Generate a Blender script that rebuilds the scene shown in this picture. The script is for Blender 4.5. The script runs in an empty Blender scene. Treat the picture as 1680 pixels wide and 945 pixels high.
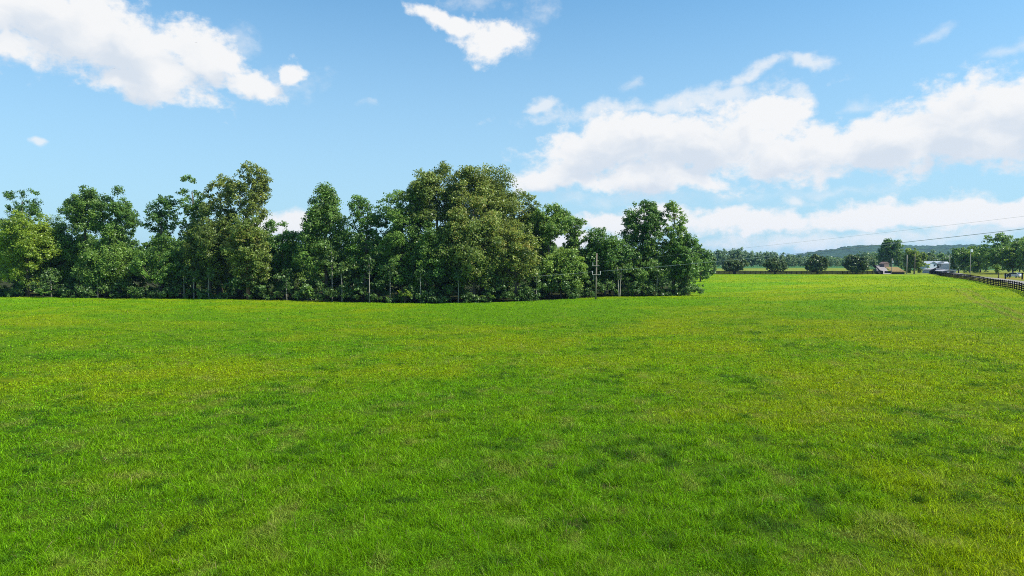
import bpy, bmesh, math, random
import numpy as np
from mathutils import Vector, Matrix

S = bpy.context.scene
COL = S.collection
R = math.radians

# ------------------------------------------------------------------ camera, sky, sun, exposure
CAM_Z = 8.0
FPX = 1120.0                       # focal length in photo pixels (photo 1680 x 945)
HORIZON = 432.0
PITCH = math.atan((472.5 - HORIZON) / FPX)
cam_data = bpy.data.cameras.new('camera')
cam_data.sensor_width = 36.0
cam_data.lens = 36.0 * FPX / 1680.0
cam_data.clip_end = 12000.0
cam_data.clip_start = 0.1
cam = bpy.data.objects.new('camera', cam_data)
cam.location = (0, 0, CAM_Z)
cam.rotation_euler = (R(90) - PITCH, 0, 0)
COL.objects.link(cam)
S.camera = cam

SUN_AZ = R(103)                     # from +Y (view) towards +X (right)
SUN_EL = R(50)
sun_data = bpy.data.lights.new('sun', 'SUN')
sun_data.energy = 5.0
sun_data.angle = R(0.53)
sun_data.color = (1.0, 0.95, 0.87)
sun = bpy.data.objects.new('sun', sun_data)
sdir = Vector((math.sin(SUN_AZ) * math.cos(SUN_EL), math.cos(SUN_AZ) * math.cos(SUN_EL), math.sin(SUN_EL)))
sun.rotation_euler = (-sdir).to_track_quat('-Z', 'Y').to_euler()
sun.location = (0, 0, 60)
COL.objects.link(sun)

S.view_settings.view_transform = 'Standard'
S.view_settings.look = 'None'
S.view_settings.exposure = 0.7
S.view_settings.gamma = 1.0
S.view_settings.use_curve_mapping = False
S.render.engine = 'CYCLES'
S.cycles.use_denoising = False
S.cycles.filter_width = 1.0
S.cycles.max_bounces = 6
S.cycles.diffuse_bounces = 3
S.cycles.transmission_bounces = 4
S.cycles.volume_bounces = 0
S.cycles.use_adaptive_sampling = False
S.cycles.sample_clamp_indirect = 4.0


def P(x, y, d):
    """photo pixel (1680 x 945) at world depth Y = d -> world point"""
    a, b = (x - 840.0) / FPX, (472.5 - y) / FPX
    fy, fz = math.cos(PITCH), -math.sin(PITCH)
    uy, uz = math.sin(PITCH), math.cos(PITCH)
    v = np.array([a, fy + b * uy, fz + b * uz])
    v = v * (d / v[1])
    return np.array([v[0], v[1], CAM_Z + v[2]])


def azel(x, y):
    v = P(x, y, 100.0) - np.array([0, 0, CAM_Z])
    return math.atan2(v[0], v[1]), math.asin(v[2] / np.linalg.norm(v))


world = bpy.data.worlds.new('World')
S.world = world
world.use_nodes = True
world.cycles.sampling_method = 'MANUAL'
world.cycles.sample_map_resolution = 512


def build_sky():
    nt = world.node_tree
    nt.nodes.clear()
    N, L = nt.nodes.new, nt.links.new

    def math_(op, a, b=None, c=None, clamp=False):
        n = N('ShaderNodeMath'); n.operation = op; n.use_clamp = clamp
        for i, v in enumerate((a, b, c)):
            if v is None: continue
            if isinstance(v, (int, float)): n.inputs[i].default_value = v
            else: L(v, n.inputs[i])
        return n.outputs[0]

    def mixc(f, a, b):
        n = N('ShaderNodeMix'); n.data_type = 'RGBA'
        for s, v in ((n.inputs[0], f), (n.inputs[6], a), (n.inputs[7], b)):
            if hasattr(v, 'is_output'): L(v, s)
            else: s.default_value = v
        return n.outputs[2]

    def smooth(v, lo, hi):
        n = N('ShaderNodeMapRange'); n.interpolation_type = 'SMOOTHSTEP'
        L(v, n.inputs[0]); n.inputs[1].default_value = lo; n.inputs[2].default_value = hi
        return n.outputs[0]

    sky = N('ShaderNodeTexSky'); sky.sky_type = 'NISHITA'
    sky.sun_disc = False
    sky.sun_elevation = SUN_EL
    sky.sun_rotation = SUN_AZ
    sky.altitude = 200
    sky.air_density = 1.0
    sky.dust_density = 0.6
    sky.ozone_density = 1.6
    tc = N('ShaderNodeTexCoord')
    sep = N('ShaderNodeSeparateXYZ'); L(tc.outputs['Generated'], sep.inputs[0])
    az = math_('ARCTAN2', sep.outputs[0], sep.outputs[1])
    el = math_('ARCSINE', sep.outputs[2])
    comb = N('ShaderNodeCombineXYZ'); L(az, comb.inputs[0]); L(el, comb.inputs[1])

    def noise(vec, scale, detail, rough, offs=(0, 0, 0), sx=1.0, sy=1.0, col=False):
        m = N('ShaderNodeMapping'); L(vec, m.inputs[0])
        m.inputs['Location'].default_value = offs
        m.inputs['Scale'].default_value = (sx, sy, 1)
        n = N('ShaderNodeTexNoise'); n.noise_dimensions = '3D'
        L(m.outputs[0], n.inputs['Vector'])
        n.inputs['Scale'].default_value = scale
        n.inputs['Detail'].default_value = detail
        n.inputs['Roughness'].default_value = rough
        return n.outputs['Color' if col else 'Fac']

    # domain warp
    wn = noise(comb.outputs[0], 14, 3, 0.55, col=True)
    sub = N('ShaderNodeVectorMath'); sub.operation = 'SUBTRACT'; L(wn, sub.inputs[0]); sub.inputs[1].default_value = (.5, .5, .5)
    scl = N('ShaderNodeVectorMath'); scl.operation = 'SCALE'; L(sub.outputs[0], scl.inputs[0]); scl.inputs['Scale'].default_value = 0.05
    add = N('ShaderNodeVectorMath'); add.operation = 'ADD'; L(comb.outputs[0], add.inputs[0]); L(scl.outputs[0], add.inputs[1])
    warped = add.outputs[0]

    def field(vec, ells, k=0.25):
        out = None
        for (x, y, rx, ry, ang) in ells:
            a, e = azel(x, y)
            m = N('ShaderNodeMapping'); m.vector_type = 'TEXTURE'
            L(vec, m.inputs[0])
            m.inputs['Location'].default_value = (a, e, 0)
            m.inputs['Rotation'].default_value = (0, 0, R(ang))
            m.inputs['Scale'].default_value = (rx / FPX, ry / FPX, 1)
            ln = N('ShaderNodeVectorMath'); ln.operation = 'LENGTH'; L(m.outputs[0], ln.inputs[0])
            out = ln.outputs['Value'] if out is None else math_('SMOOTH_MIN', out, ln.outputs['Value'], k)
        return math_('SUBTRACT', 1.0, out)

    dense = [(70, 25, 150, 62, -8), (205, 75, 150, 52, -18), (330, 88, 75, 42, -20), (245, 143, 92, 26, -6),
             (410, 136, 62, 26, -14), (487, 114, 24, 22, 0), (20, 75, 60, 22, 0),
             (730, 32, 68, 17, -18), (805, 66, 62, 36, 5),
             (1000, 240, 150, 62, 12), (1150, 235, 170, 62, 0), (1300, 250, 160, 50, 0), (1450, 225, 170, 44, 12),
             (1600, 200, 150, 66, 14), (1700, 190, 120, 72, 0), (905, 290, 72, 24, 8), (1060, 292, 160, 34, -4), (1275, 190, 52, 36, 0),
             (1230, 365, 150, 24, 0), (1420, 352, 150, 26, 4), (1610, 348, 120, 24, 2), (1040, 362, 110, 24, 4), (1780, 350, 130, 25, 0),
             (470, 368, 78, 22, 8), (-150, 40, 120, 60, 0), (905, 395, 120, 18, 0)]
    mids = [(1235, 122, 78, 13, 16), (1315, 102, 40, 11, -12), (1195, 158, 34, 15, 10), (1300, 160, 46, 24, -30), (73, 233, 9, 5, 0), (1306, 332, 30, 11, 0),
            (1080, 172, 240, 18, 3), (885, 173, 34, 8, 15), (1400, 396, 340, 20, 2)]
    wisps = [(785, 8, 75, 18, -8), (885, 10, 34, 20, 0), (597, 173, 26, 10, 20),
             (1520, 62, 46, 11, 14), (1410, 172, 60, 9, -6), (1665, 84, 50, 10, 14), (1050, 325, 220, 22, 0), (1380, 312, 120, 10, 4),
             (1030, 128, 26, 14, 30), (385, 75, 60, 26, 20), (480, 130, 60, 30, 0), (850, 60, 40, 40, 0)]
    fd = field(warped, dense)
    fw = field(warped, wisps)
    fm = field(warped, mids)
    n1 = noise(warped, 17, 7, 0.58, sx=1.0, sy=1.45)
    n2 = noise(comb.outputs[0], 48, 8, 0.62, offs=(3, 7, 0), sx=1.0, sy=1.3)
    nn = math_('ADD', math_('MULTIPLY', math_('SUBTRACT', n1, 0.5), 1.5), math_('MULTIPLY', math_('SUBTRACT', n2, 0.5), 1.0))
    dd = math_('ADD', fd, nn)
    a1 = smooth(dd, -0.10, 0.46)
    wd = math_('ADD', math_('MULTIPLY', fw, 0.7), math_('MULTIPLY', nn, 1.2))
    a2 = math_('MULTIPLY', smooth(wd, -0.05, 0.95), 0.42)
    md = math_('ADD', math_('MULTIPLY', fm, 0.8), math_('MULTIPLY', nn, 1.2))
    a3 = math_('MULTIPLY', smooth(md, -0.1, 0.8), 0.72)
    alpha = math_('MAXIMUM', math_('MAXIMUM', a1, a2), a3)
    # cloud bodies: bright tops, pale grey-blue where thick and low in the cloud
    n3 = noise(warped, 11, 5, 0.55, offs=(5, 2, 1), sx=1.0, sy=2.0)
    up = N('ShaderNodeVectorMath'); up.operation = 'ADD'; L(warped, up.inputs[0]); up.inputs[1].default_value = (0.010, 0.024, 0)
    fd_up = field(up.outputs[0], dense[:7] + dense[9:17] + dense[22:27])
    n1u = noise(up.outputs[0], 17, 4, 0.5, sx=1.0, sy=1.45)
    thick = math_('ADD', fd_up, math_('MULTIPLY', math_('SUBTRACT', n1u, 0.5), 1.6))
    shade = smooth(math_('ADD', thick, math_('MULTIPLY', math_('SUBTRACT', n3, 0.5), 1.0)), 0.18, 0.95)
    ccol = mixc(shade, (5.75, 5.8, 5.85, 1), (4.3, 4.75, 5.3, 1))
    # sky colour of the photograph: clear blue, pale towards the horizon
    hsv = N('ShaderNodeHueSaturation'); L(sky.outputs[0], hsv.inputs['Color'])
    hsv.inputs['Saturation'].default_value = 1.0
    hsv.inputs['Value'].default_value = 1.0
    lowhaze = math_('MULTIPLY', smooth(math_('MULTIPLY', el, -1.0), -0.50, 0.0), 0.78)
    mul = N('ShaderNodeMix'); mul.data_type = 'RGBA'; mul.blend_type = 'MULTIPLY'; mul.inputs[0].default_value = 1
    L(hsv.outputs[0], mul.inputs[6]); mul.inputs[7].default_value = (0.57, 1.04, 1.17, 1)
    skyc = mixc(lowhaze, mul.outputs[2], (3.0, 4.25, 5.3, 1))
    res = mixc(alpha, skyc, ccol)
    bg = N('ShaderNodeBackground'); L(res, bg.inputs[0]); bg.inputs[1].default_value = 0.1
    out = N('ShaderNodeOutputWorld'); L(bg.outputs[0], out.inputs[0])


build_sky()

# ------------------------------------------------------------------ numpy helpers
def _hash(ix, iy, seed):
    h = (ix.astype(np.int64) * 374761393 + iy.astype(np.int64) * 668265263 + seed * 1442695041) & 0xFFFFFFFF
    h = ((h ^ (h >> 13)) * 1274126177) & 0xFFFFFFFF
    h = h ^ (h >> 16)
    return (h & 0xFFFFFF) / float(0xFFFFFF)


def vnoise(x, y, seed=0):
    x = np.asarray(x, float); y = np.asarray(y, float)
    ix, iy = np.floor(x), np.floor(y)
    fx, fy = x - ix, y - iy
    fx = fx * fx * (3 - 2 * fx); fy = fy * fy * (3 - 2 * fy)
    a = _hash(ix, iy, seed); b = _hash(ix + 1, iy, seed)
    c = _hash(ix, iy + 1, seed); d = _hash(ix + 1, iy + 1, seed)
    return (a * (1 - fx) + b * fx) * (1 - fy) + (c * (1 - fx) + d * fx) * fy


def fbm(x, y, seed=0, octaves=4, gain=0.5):
    s, amp, tot = 0.0, 1.0, 0.0
    for o in range(octaves):
        s = s + amp * vnoise(np.asarray(x) * 2 ** o + 13.7 * o, np.asarray(y) * 2 ** o - 7.1 * o, seed + o)
        tot += amp; amp *= gain
    return s / tot


def sstep(v, lo, hi):
    t = np.clip((v - lo) / (hi - lo), 0, 1)
    return t * t * (3 - 2 * t)


def np_mesh(name, verts, faces, mat, smooth=False, attrs=None):
    """faces: (n, k) int array, all of one size; attrs: {name: point float or (n,3) colour}"""
    me = bpy.data.meshes.new(name)
    verts = np.ascontiguousarray(verts, dtype=np.float32)
    faces = np.ascontiguousarray(faces, dtype=np.int32)
    n, k = faces.shape
    me.vertices.add(len(verts)); me.vertices.foreach_set('co', verts.ravel())
    me.loops.add(n * k); me.loops.foreach_set('vertex_index', faces.ravel())
    me.polygons.add(n)
    me.polygons.foreach_set('loop_start', np.arange(0, n * k, k, dtype=np.int32))
    if smooth: me.polygons.foreach_set('use_smooth', np.ones(n, dtype=bool))
    for an, v in (attrs or {}).items():
        v = np.asarray(v, dtype=np.float32)
        if v.ndim == 1:
            a = me.attributes.new(an, 'FLOAT', 'POINT'); a.data.foreach_set('value', v)
        else:
            a = me.attributes.new(an, 'FLOAT_COLOR', 'POINT')
            a.data.foreach_set('color', np.concatenate([v, np.ones((len(v), 1), np.float32)], 1).ravel())
    me.update(calc_edges=True)
    if mat: me.materials.append(mat)
    return me


def link(name, me, parent=None, loc=None):
    o = bpy.data.objects.new(name, me)
    COL.objects.link(o)
    if parent: o.parent = parent
    if loc is not None: o.location = loc
    return o


def tag(o, label=None, cat=None, group=None, kind=None):
    if label: o['label'] = label
    if cat: o['category'] = cat
    if group: o['group'] = group
    if kind: o['kind'] = kind
    return o


def thing(name, label, cat, loc, rotz=0.0, group=None):
    o = bpy.data.objects.new(name, None)
    o.empty_display_size = 0.5
    COL.objects.link(o)
    o.location = tuple(float(v) for v in loc); o.rotation_euler = (0, 0, rotz)
    return tag(o, label, cat, group)


class MB:
    """collects boxes, tubes and prisms into ONE mesh"""
    def __init__(self): self.v, self.f = [], []

    def box(self, c, s, rz=0.0):
        cx, cy, cz = c; hx, hy, hz = s[0] / 2, s[1] / 2, s[2] / 2
        b = len(self.v); cr, sr = math.cos(rz), math.sin(rz)
        for dz in (-hz, hz):
            for dx, dy in ((-hx, -hy), (hx, -hy), (hx, hy), (-hx, hy)):
                self.v.append((cx + dx * cr - dy * sr, cy + dx * sr + dy * cr, cz + dz))
        for q in ((0, 3, 2, 1), (4, 5, 6, 7), (0, 1, 5, 4), (1, 2, 6, 5), (2, 3, 7, 6), (3, 0, 4, 7)):
            self.f.append([b + i for i in q])
        return self

    def tube(self, pts, rads, n=8, cap=True):
        pts = [Vector(p) for p in pts]; b0 = len(self.v)
        for i, p in enumerate(pts):
            t = (pts[min(i + 1, len(pts) - 1)] - pts[max(i - 1, 0)]).normalized()
            a = t.cross(Vector((0.31, 0.95, 0.05)) if abs(t.z) > 0.8 else Vector((0, 0, 1))).normalized()
            c = t.cross(a)
            for k in range(n):
                ang = 2 * math.pi * k / n
                self.v.append(tuple(p + (a * math.cos(ang) + c * math.sin(ang)) * rads[i]))
        for i in range(len(pts) - 1):
            for k in range(n):
                k2 = (k + 1) % n
                self.f.append([b0 + i * n + k, b0 + i * n + k2, b0 + (i + 1) * n + k2, b0 + (i + 1) * n + k])
        if cap:
            self.f.append([b0 + k for k in range(n)][::-1])
            self.f.append([b0 + (len(pts) - 1) * n + k for k in range(n)])
        return self

    def prism(self, poly, a, b, axis='x'):
        """2-D outline (u, z) extruded along an axis from a to b"""
        n = len(poly); b0 = len(self.v)
        for e in (a, b):
            for u, z in poly:
                self.v.append((e, u, z) if axis == 'x' else (u, e, z))
        self.f.append([b0 + i for i in range(n)]); self.f.append([b0 + n + i for i in range(n)][::-1])
        for i in range(n):
            j = (i + 1) % n
            self.f.append([b0 + i, b0 + n + i, b0 + n + j, b0 + j])
        return self

    def build(self, name, mat, parent=None, bevel=0.0, smooth=False):
        me = bpy.data.meshes.new(name)
        me.from_pydata(self.v, [], self.f)
        bm = bmesh.new(); bm.from_mesh(me)
        bmesh.ops.recalc_face_normals(bm, faces=bm.faces)
        if bevel:
            bmesh.ops.bevel(bm, geom=list(bm.edges), offset=bevel, segments=2, affect='EDGES', clamp_overlap=True)
        bm.to_mesh(me); bm.free()
        if smooth:
            for p in me.polygons: p.use_smooth = True
        if mat: me.materials.append(mat)
        return link(name, me, parent)


# ------------------------------------------------------------------ materials
def new_mat(name):
    m = bpy.data.materials.new(name); m.use_nodes = True
    nt = m.node_tree
    return m, nt, nt.nodes['Principled BSDF'], nt.nodes['Material Output']


def simple_mat(name, col, rough=0.6, var=0.25, scale=3.0, spec=0.3, metal=0.0, bump=0.0, stretch=(1, 1, 1)):
    m, nt, b, out = new_mat(name)
    N, L = nt.nodes.new, nt.links.new
    tc = N('ShaderNodeTexCoord'); mp = N('ShaderNodeMapping'); L(tc.outputs['Object'], mp.inputs[0])
    mp.inputs['Scale'].default_value = stretch
    nz = N('ShaderNodeTexNoise'); L(mp.outputs[0], nz.inputs['Vector'])
    nz.inputs['Scale'].default_value = scale; nz.inputs['Detail'].default_value = 5
    cr = N('ShaderNodeValToRGB'); L(nz.outputs['Fac'], cr.inputs[0])
    cr.color_ramp.elements[0].position = 0.3; cr.color_ramp.elements[1].position = 0.7
    cr.color_ramp.elements[0].color = tuple(c * (1 - var) for c in col) + (1,)
    cr.color_ramp.elements[1].color = tuple(min(1, c * (1 + var)) for c in col) + (1,)
    L(cr.outputs[0], b.inputs['Base Color'])
    b.inputs['Roughness'].default_value = rough
    b.inputs['Specular IOR Level'].default_value = spec
    b.inputs['Metallic'].default_value = metal
    if bump:
        bp = N('ShaderNodeBump'); bp.inputs['Strength'].default_value = bump
        L(nz.outputs['Fac'], bp.inputs['Height']); L(bp.outputs[0], b.inputs['Normal'])
    return m


def leaf_mat(name, dark, light, trans=0.36, spec=0.35, warm=None):
    """leaf colour by the per-leaf attribute 'tint' and a per-tree random value"""
    m, nt, b, out = new_mat(name)
    N, L = nt.nodes.new, nt.links.new
    at = N('ShaderNodeAttribute'); at.attribute_name = 'tint'
    cr = N('ShaderNodeValToRGB'); L(at.outputs['Fac'], cr.inputs[0])
    cr.color_ramp.elements[0].color = dark + (1,); cr.color_ramp.elements[1].color = light + (1,)
    if warm:
        e = cr.color_ramp.elements.new(0.93); e.color = light + (1,)
        cr.color_ramp.elements[2].color = warm + (1,)
    oi = N('ShaderNodeObjectInfo')
    hs = N('ShaderNodeHueSaturation'); L(cr.outputs[0], hs.inputs['Color'])
    mr = N('ShaderNodeMapRange'); L(oi.outputs['Random'], mr.inputs[0]); mr.inputs[3].default_value = 0.485; mr.inputs[4].default_value = 0.512
    mv = N('ShaderNodeMapRange'); L(oi.outputs['Random'], mv.inputs[0]); mv.inputs[3].default_value = 1.15; mv.inputs[4].default_value = 0.85
    L(mr.outputs[0], hs.inputs['Hue']); L(mv.outputs[0], hs.inputs['Value'])
    L(hs.outputs[0], b.inputs['Base Color'])
    b.inputs['Roughness'].default_value = 0.42
    b.inputs['Specular IOR Level'].default_value = spec
    tr = N('ShaderNodeBsdfTranslucent')
    h2 = N('ShaderNodeHueSaturation'); L(hs.outputs[0], h2.inputs['Color']); h2.inputs['Hue'].default_value = 0.485; h2.inputs['Value'].default_value = 1.7
    L(h2.outputs[0], tr.inputs[0])
    mx = N('ShaderNodeMixShader'); mx.inputs[0].default_value = trans
    L(b.outputs[0], mx.inputs[1]); L(tr.outputs[0], mx.inputs[2]); L(mx.outputs[0], out.inputs[0])
    return m


LEAF = {
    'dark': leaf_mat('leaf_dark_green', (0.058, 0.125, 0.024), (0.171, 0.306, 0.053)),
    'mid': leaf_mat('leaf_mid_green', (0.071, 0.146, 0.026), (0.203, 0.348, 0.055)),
    'bright': leaf_mat('leaf_yellow_green', (0.090, 0.170, 0.020), (0.255, 0.375, 0.038)),
    'distant': leaf_mat('leaf_distant_hazed', (0.110, 0.190, 0.095), (0.240, 0.350, 0.160)),  # lighter and bluer: aerial haze put into the leaf colour
    'olive': leaf_mat('leaf_olive', (0.076, 0.122, 0.023), (0.250, 0.325, 0.058), warm=(0.33, 0.31, 0.08)),
    'far': leaf_mat('leaf_far_green', (0.057, 0.114, 0.041), (0.159, 0.252, 0.074)),
    'round': leaf_mat('leaf_round_tree', (0.038, 0.074, 0.022), (0.140, 0.204, 0.055), trans=0.2),
    'under': leaf_mat('leaf_undergrowth', (0.051, 0.106, 0.026), (0.159, 0.264, 0.060)),
}
BARK = simple_mat('bark', (0.11, 0.09, 0.07), 0.9, 0.45, 2.5, 0.1, bump=0.6, stretch=(3, 3, 0.5))
BARK_PALE = simple_mat('bark_pale', (0.29, 0.26, 0.22), 0.9, 0.4, 2.5, 0.1, bump=0.5, stretch=(3, 3, 0.5))
BARK_RED = simple_mat('bark_reddish', (0.24, 0.14, 0.09), 0.9, 0.4, 2.5, 0.1, bump=0.5, stretch=(3, 3, 0.5))
WOOD_POLE = simple_mat('weathered_pole_wood', (0.22, 0.18, 0.14), 0.85, 0.35, 4, 0.15, bump=0.3, stretch=(6, 6, 0.4))
WOOD_PALE = simple_mat('pale_pole_wood', (0.34, 0.31, 0.27), 0.8, 0.25, 4, 0.15, stretch=(6, 6, 0.4))
BLACK_BOARD = simple_mat('black_fence_paint', (0.010, 0.010, 0.011), 0.9, 0.4, 1.5, 0.03)
WIRE = simple_mat('cable', (0.42, 0.42, 0.42), 0.5, 0.2, 1.0, 0.4)
INSUL = simple_mat('insulator_grey', (0.5, 0.5, 0.5), 0.35, 0.1, 8, 0.5)
METAL_GREY = simple_mat('galvanised_metal', (0.5, 0.51, 0.52), 0.45, 0.1, 5, 0.5, 0.4)

# ------------------------------------------------------------------ terrain
_ctrl = []
for x, y, d in ((-250, 490, 152), (0, 489, 150), (200, 490, 149), (430, 494, 142), (600, 498, 138), (720, 499.5, 136), (880, 495.5, 139),
                (978, 490.5, 141), (1150, 486, 150), (1250, 474, 180),
                (1680, 479, 120), (1590, 462.5, 174), (1540, 452.5, 290), (1527, 450, 340), (1780, 500, 100),
                (1155, 450.5, 308), (1290, 450.5, 310), (1440, 450, 316), (1050, 451, 310), (900, 452, 310),
                (1150, 442, 420), (1290, 441.5, 420), (1430, 442, 420), (1290, 437.5, 540), (1100, 438, 540), (1480, 440, 540),
                (1680, 466, 165), (1595, 452, 280), (1650, 446.5, 330), (1590, 447, 330), (1700, 446, 330), (1535, 447.5, 400), (1560, 446.5, 420),
                (1640, 443, 450), (700, 455, 260), (300, 458, 260), (-100, 458, 260), (600, 440, 480), (100, 440, 480)):
    p = P(x, y, d); _ctrl.append(p)
for X, Y, z in ((-40, 10, 0), (0, 10, 0), (40, 10, .2), (-30, 40, -.1), (0, 40, 0), (30, 40, .5), (-60, 40, 0), (60, 40, 1.0), (-50, 80, -.2), (0, 80, -.1), (50, 80, 1.1),
                (-100, 80, .2), (85, 75, 2.4), (-30, -40, 0), (30, -40, 0), (0, -120, 0), (-150, -60, 0), (150, -40, 2), (150, 80, 3)):
    _ctrl.append(np.array([X, Y, z]))
_ctrl = np.array(_ctrl)


def _tps_k(r2):
    return np.where(r2 > 1e-9, 0.5 * r2 * np.log(np.maximum(r2, 1e-9)), 0.0)


_SC = 100.0
_cx, _cy = _ctrl[:, 0] / _SC, _ctrl[:, 1] / _SC
_n = len(_ctrl)
_A = np.zeros((_n + 3, _n + 3))
_A[:_n, :_n] = _tps_k((_cx[:, None] - _cx) ** 2 + (_cy[:, None] - _cy) ** 2) + np.eye(_n) * 0.002
_A[:_n, _n] = 1; _A[:_n, _n + 1] = _cx; _A[:_n, _n + 2] = _cy
_A[_n:, :_n] = _A[:_n, _n:].T
_W = np.linalg.solve(_A, np.concatenate([_ctrl[:, 2], np.zeros(3)]))


def ground(X, Y):
    X = np.asarray(X, float); Y = np.asarray(Y, float)
    shp = np.broadcast(X, Y).shape
    x = np.broadcast_to(X, shp).ravel() / _SC; y = np.broadcast_to(Y, shp).ravel() / _SC
    out = np.zeros(len(x))
    for i in range(0, len(x), 40000):
        xs, ys = x[i:i + 40000], y[i:i + 40000]
        k = _tps_k((xs[:, None] - _cx) ** 2 + (ys[:, None] - _cy) ** 2)
        out[i:i + 40000] = k @ _W[:_n] + _W[_n] + _W[_n + 1] * xs + _W[_n + 2] * ys
    rr = np.sqrt(x * x + y * y) * _SC
    f = np.maximum(sstep(rr, 480, 700), sstep(-y * _SC, 60, 200))
    out = np.clip(out, -3, 8)
    out = out * (1 - f) + f * np.where(y > 0, 5.2, 0.0)
    return out.reshape(shp)


def gz(X, Y):
    return float(ground(np.array([X]), np.array([Y]))[0])


def on(x, d):
    """ground point seen in photo column x at depth d"""
    X = (x - 840.0) / FPX * d / math.cos(PITCH)
    return np.array([X, d, gz(X, d)])


EDGE_X = [-400, 0, 200, 430, 600, 720, 880, 978, 1150]
EDGE_D = [158, 152, 150, 144, 140, 138, 142, 148, 153]


def edge(x):
    return float(np.interp(x, EDGE_X, EDGE_D))


# right fence line, road line
FENCE_A = P(1680, 479, 120)[:2]; FENCE_B = P(1527, 450, 340)[:2]
FD = (FENCE_B - FENCE_A) / np.linalg.norm(FENCE_B - FENCE_A)
FN = np.array([FD[1], -FD[0]])            # pointing right, away from the field


def fence_side(X, Y):
    return (X - FENCE_A[0]) * FN[0] + (Y - FENCE_A[1]) * FN[1]


BARE = []
for x, y, rx, ry in ((905, 776, .2, .22), (1000, 808, .42, .16), (1097, 778, .22, .28), (1005, 862, .40, .16), (1052, 856, .14, .1), (945, 866, .2, .14)):
    q = P(x, y, 8.0 * FPX / (y - HORIZON)); BARE.append((q[0], q[1], rx, ry))


def bare_mask(X, Y):
    m = np.zeros(len(X))
    n = fbm(X * 2.2, Y * 2.2, 97, 3) - .5
    for bx, by, rx, ry in BARE:
        d = np.sqrt(((X - bx) / rx) ** 2 + ((Y - by) / ry) ** 2) + n * 1.6
        m = np.maximum(m, sstep(d, 1.25, .65))
    return m


def grass_colour(X, Y):
    """colour of the sward, backlit yellowing to the right painted in: greener and strawy patches, clover, dry spots, cut crop far off"""
    r = np.sqrt(X * X + Y * Y)
    big = fbm(X / 26, Y / 26, 11, 4)
    mid = fbm(X / 5.0, Y / 5.0, 23, 4)
    fine = fbm(X / 0.9, Y / 0.9, 37, 3)
    g = np.array([0.134, 0.292, 0.004]); yel = np.array([0.245, 0.330, 0.004])
    straw = np.array([0.26, 0.20, 0.065]); deep = np.array([0.050, 0.135, 0.008])
    right = sstep(X / np.maximum(r, 1), 0.05, 0.65)  # yellower by bearing: backlit look of the grass painted into its colour
    ty = np.clip(sstep(big * 0.55 + mid * 0.45 + 0.16 * right, 0.40, 0.78), 0, 1)
    c = g[None] * (1 - ty[:, None]) + yel[None] * ty[:, None]
    clov = fbm(X / 0.7 + 5, Y / 0.7, 29, 4)
    td = sstep(mid * 0.22 + clov * 0.45 + fine * 0.33, 0.46, 0.31) * (0.9 - 0.6 * sstep(r, 35, 130))
    c = c * (1 - td[:, None]) + deep[None] * td[:, None]
    s2 = fbm(X / 1.9 + 40, Y / 1.9, 51, 4)
    ts = sstep(s2 * 0.4 + fine * 0.6, 0.54, 0.74) * (0.40 - 0.28 * sstep(r, 40, 130))
    c = c * (1 - ts[:, None]) + straw[None] * ts[:, None]
    # wheel tracks near the right-hand fence
    for off, w in ((-6.9, .32), (-8.6, .32)):
        t = np.exp(-((fence_side(X, Y) - off + 2.0 * (vnoise(Y / 40, Y * 0, 3) - .5)) / w) ** 2) * sstep(Y, 60, 80) * (1 - sstep(Y, 120, 160)) * 0.6
        c = c * (1 - t[:, None]) + straw[None] * t[:, None]
    # worn bare spots in the near sward
    bm_ = bare_mask(X, Y)
    c = c * (1 - bm_[:, None]) + np.array([0.060, 0.048, 0.022])[None] * bm_[:, None]
    # land beyond the far fence: pale hay meadow, then a bluish-green crop
    far = sstep(Y, 312, 316)
    hay = np.array([0.19, 0.23, 0.04])
    c = c * (1 - far[:, None]) + (hay[None] * (0.85 + 0.3 * big[:, None])) * far[:, None]
    crop = sstep(Y, 440, 446)
    c = c * (1 - crop[:, None]) + np.array([0.060, 0.150, 0.060])[None] * crop[:, None]
    # mown verge beyond the right fence with a dry patch
    vs = sstep(fence_side(X, Y), 0.5, 1.5) * (1 - far)
    verge = np.array([0.19, 0.205, 0.035])[None] * (0.8 + 0.4 * big[:, None])
    c = c * (1 - vs[:, None]) + verge * vs[:, None]
    dp = P(1640, 458, 222)
    t = np.exp(-(((X - dp[0]) / 5.5) ** 2 + ((Y - dp[1]) / 14) ** 2)) * 0.8 * vs
    c = c * (1 - t[:, None]) + np.array([0.34, 0.22, 0.07])[None] * t[:, None]
    # leaf litter on the floor of the wood
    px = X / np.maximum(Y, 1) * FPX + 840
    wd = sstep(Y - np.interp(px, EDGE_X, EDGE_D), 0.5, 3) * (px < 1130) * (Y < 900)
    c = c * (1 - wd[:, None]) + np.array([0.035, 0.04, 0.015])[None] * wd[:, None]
    return c * (0.85 + 0.3 * fine[:, None])


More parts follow.
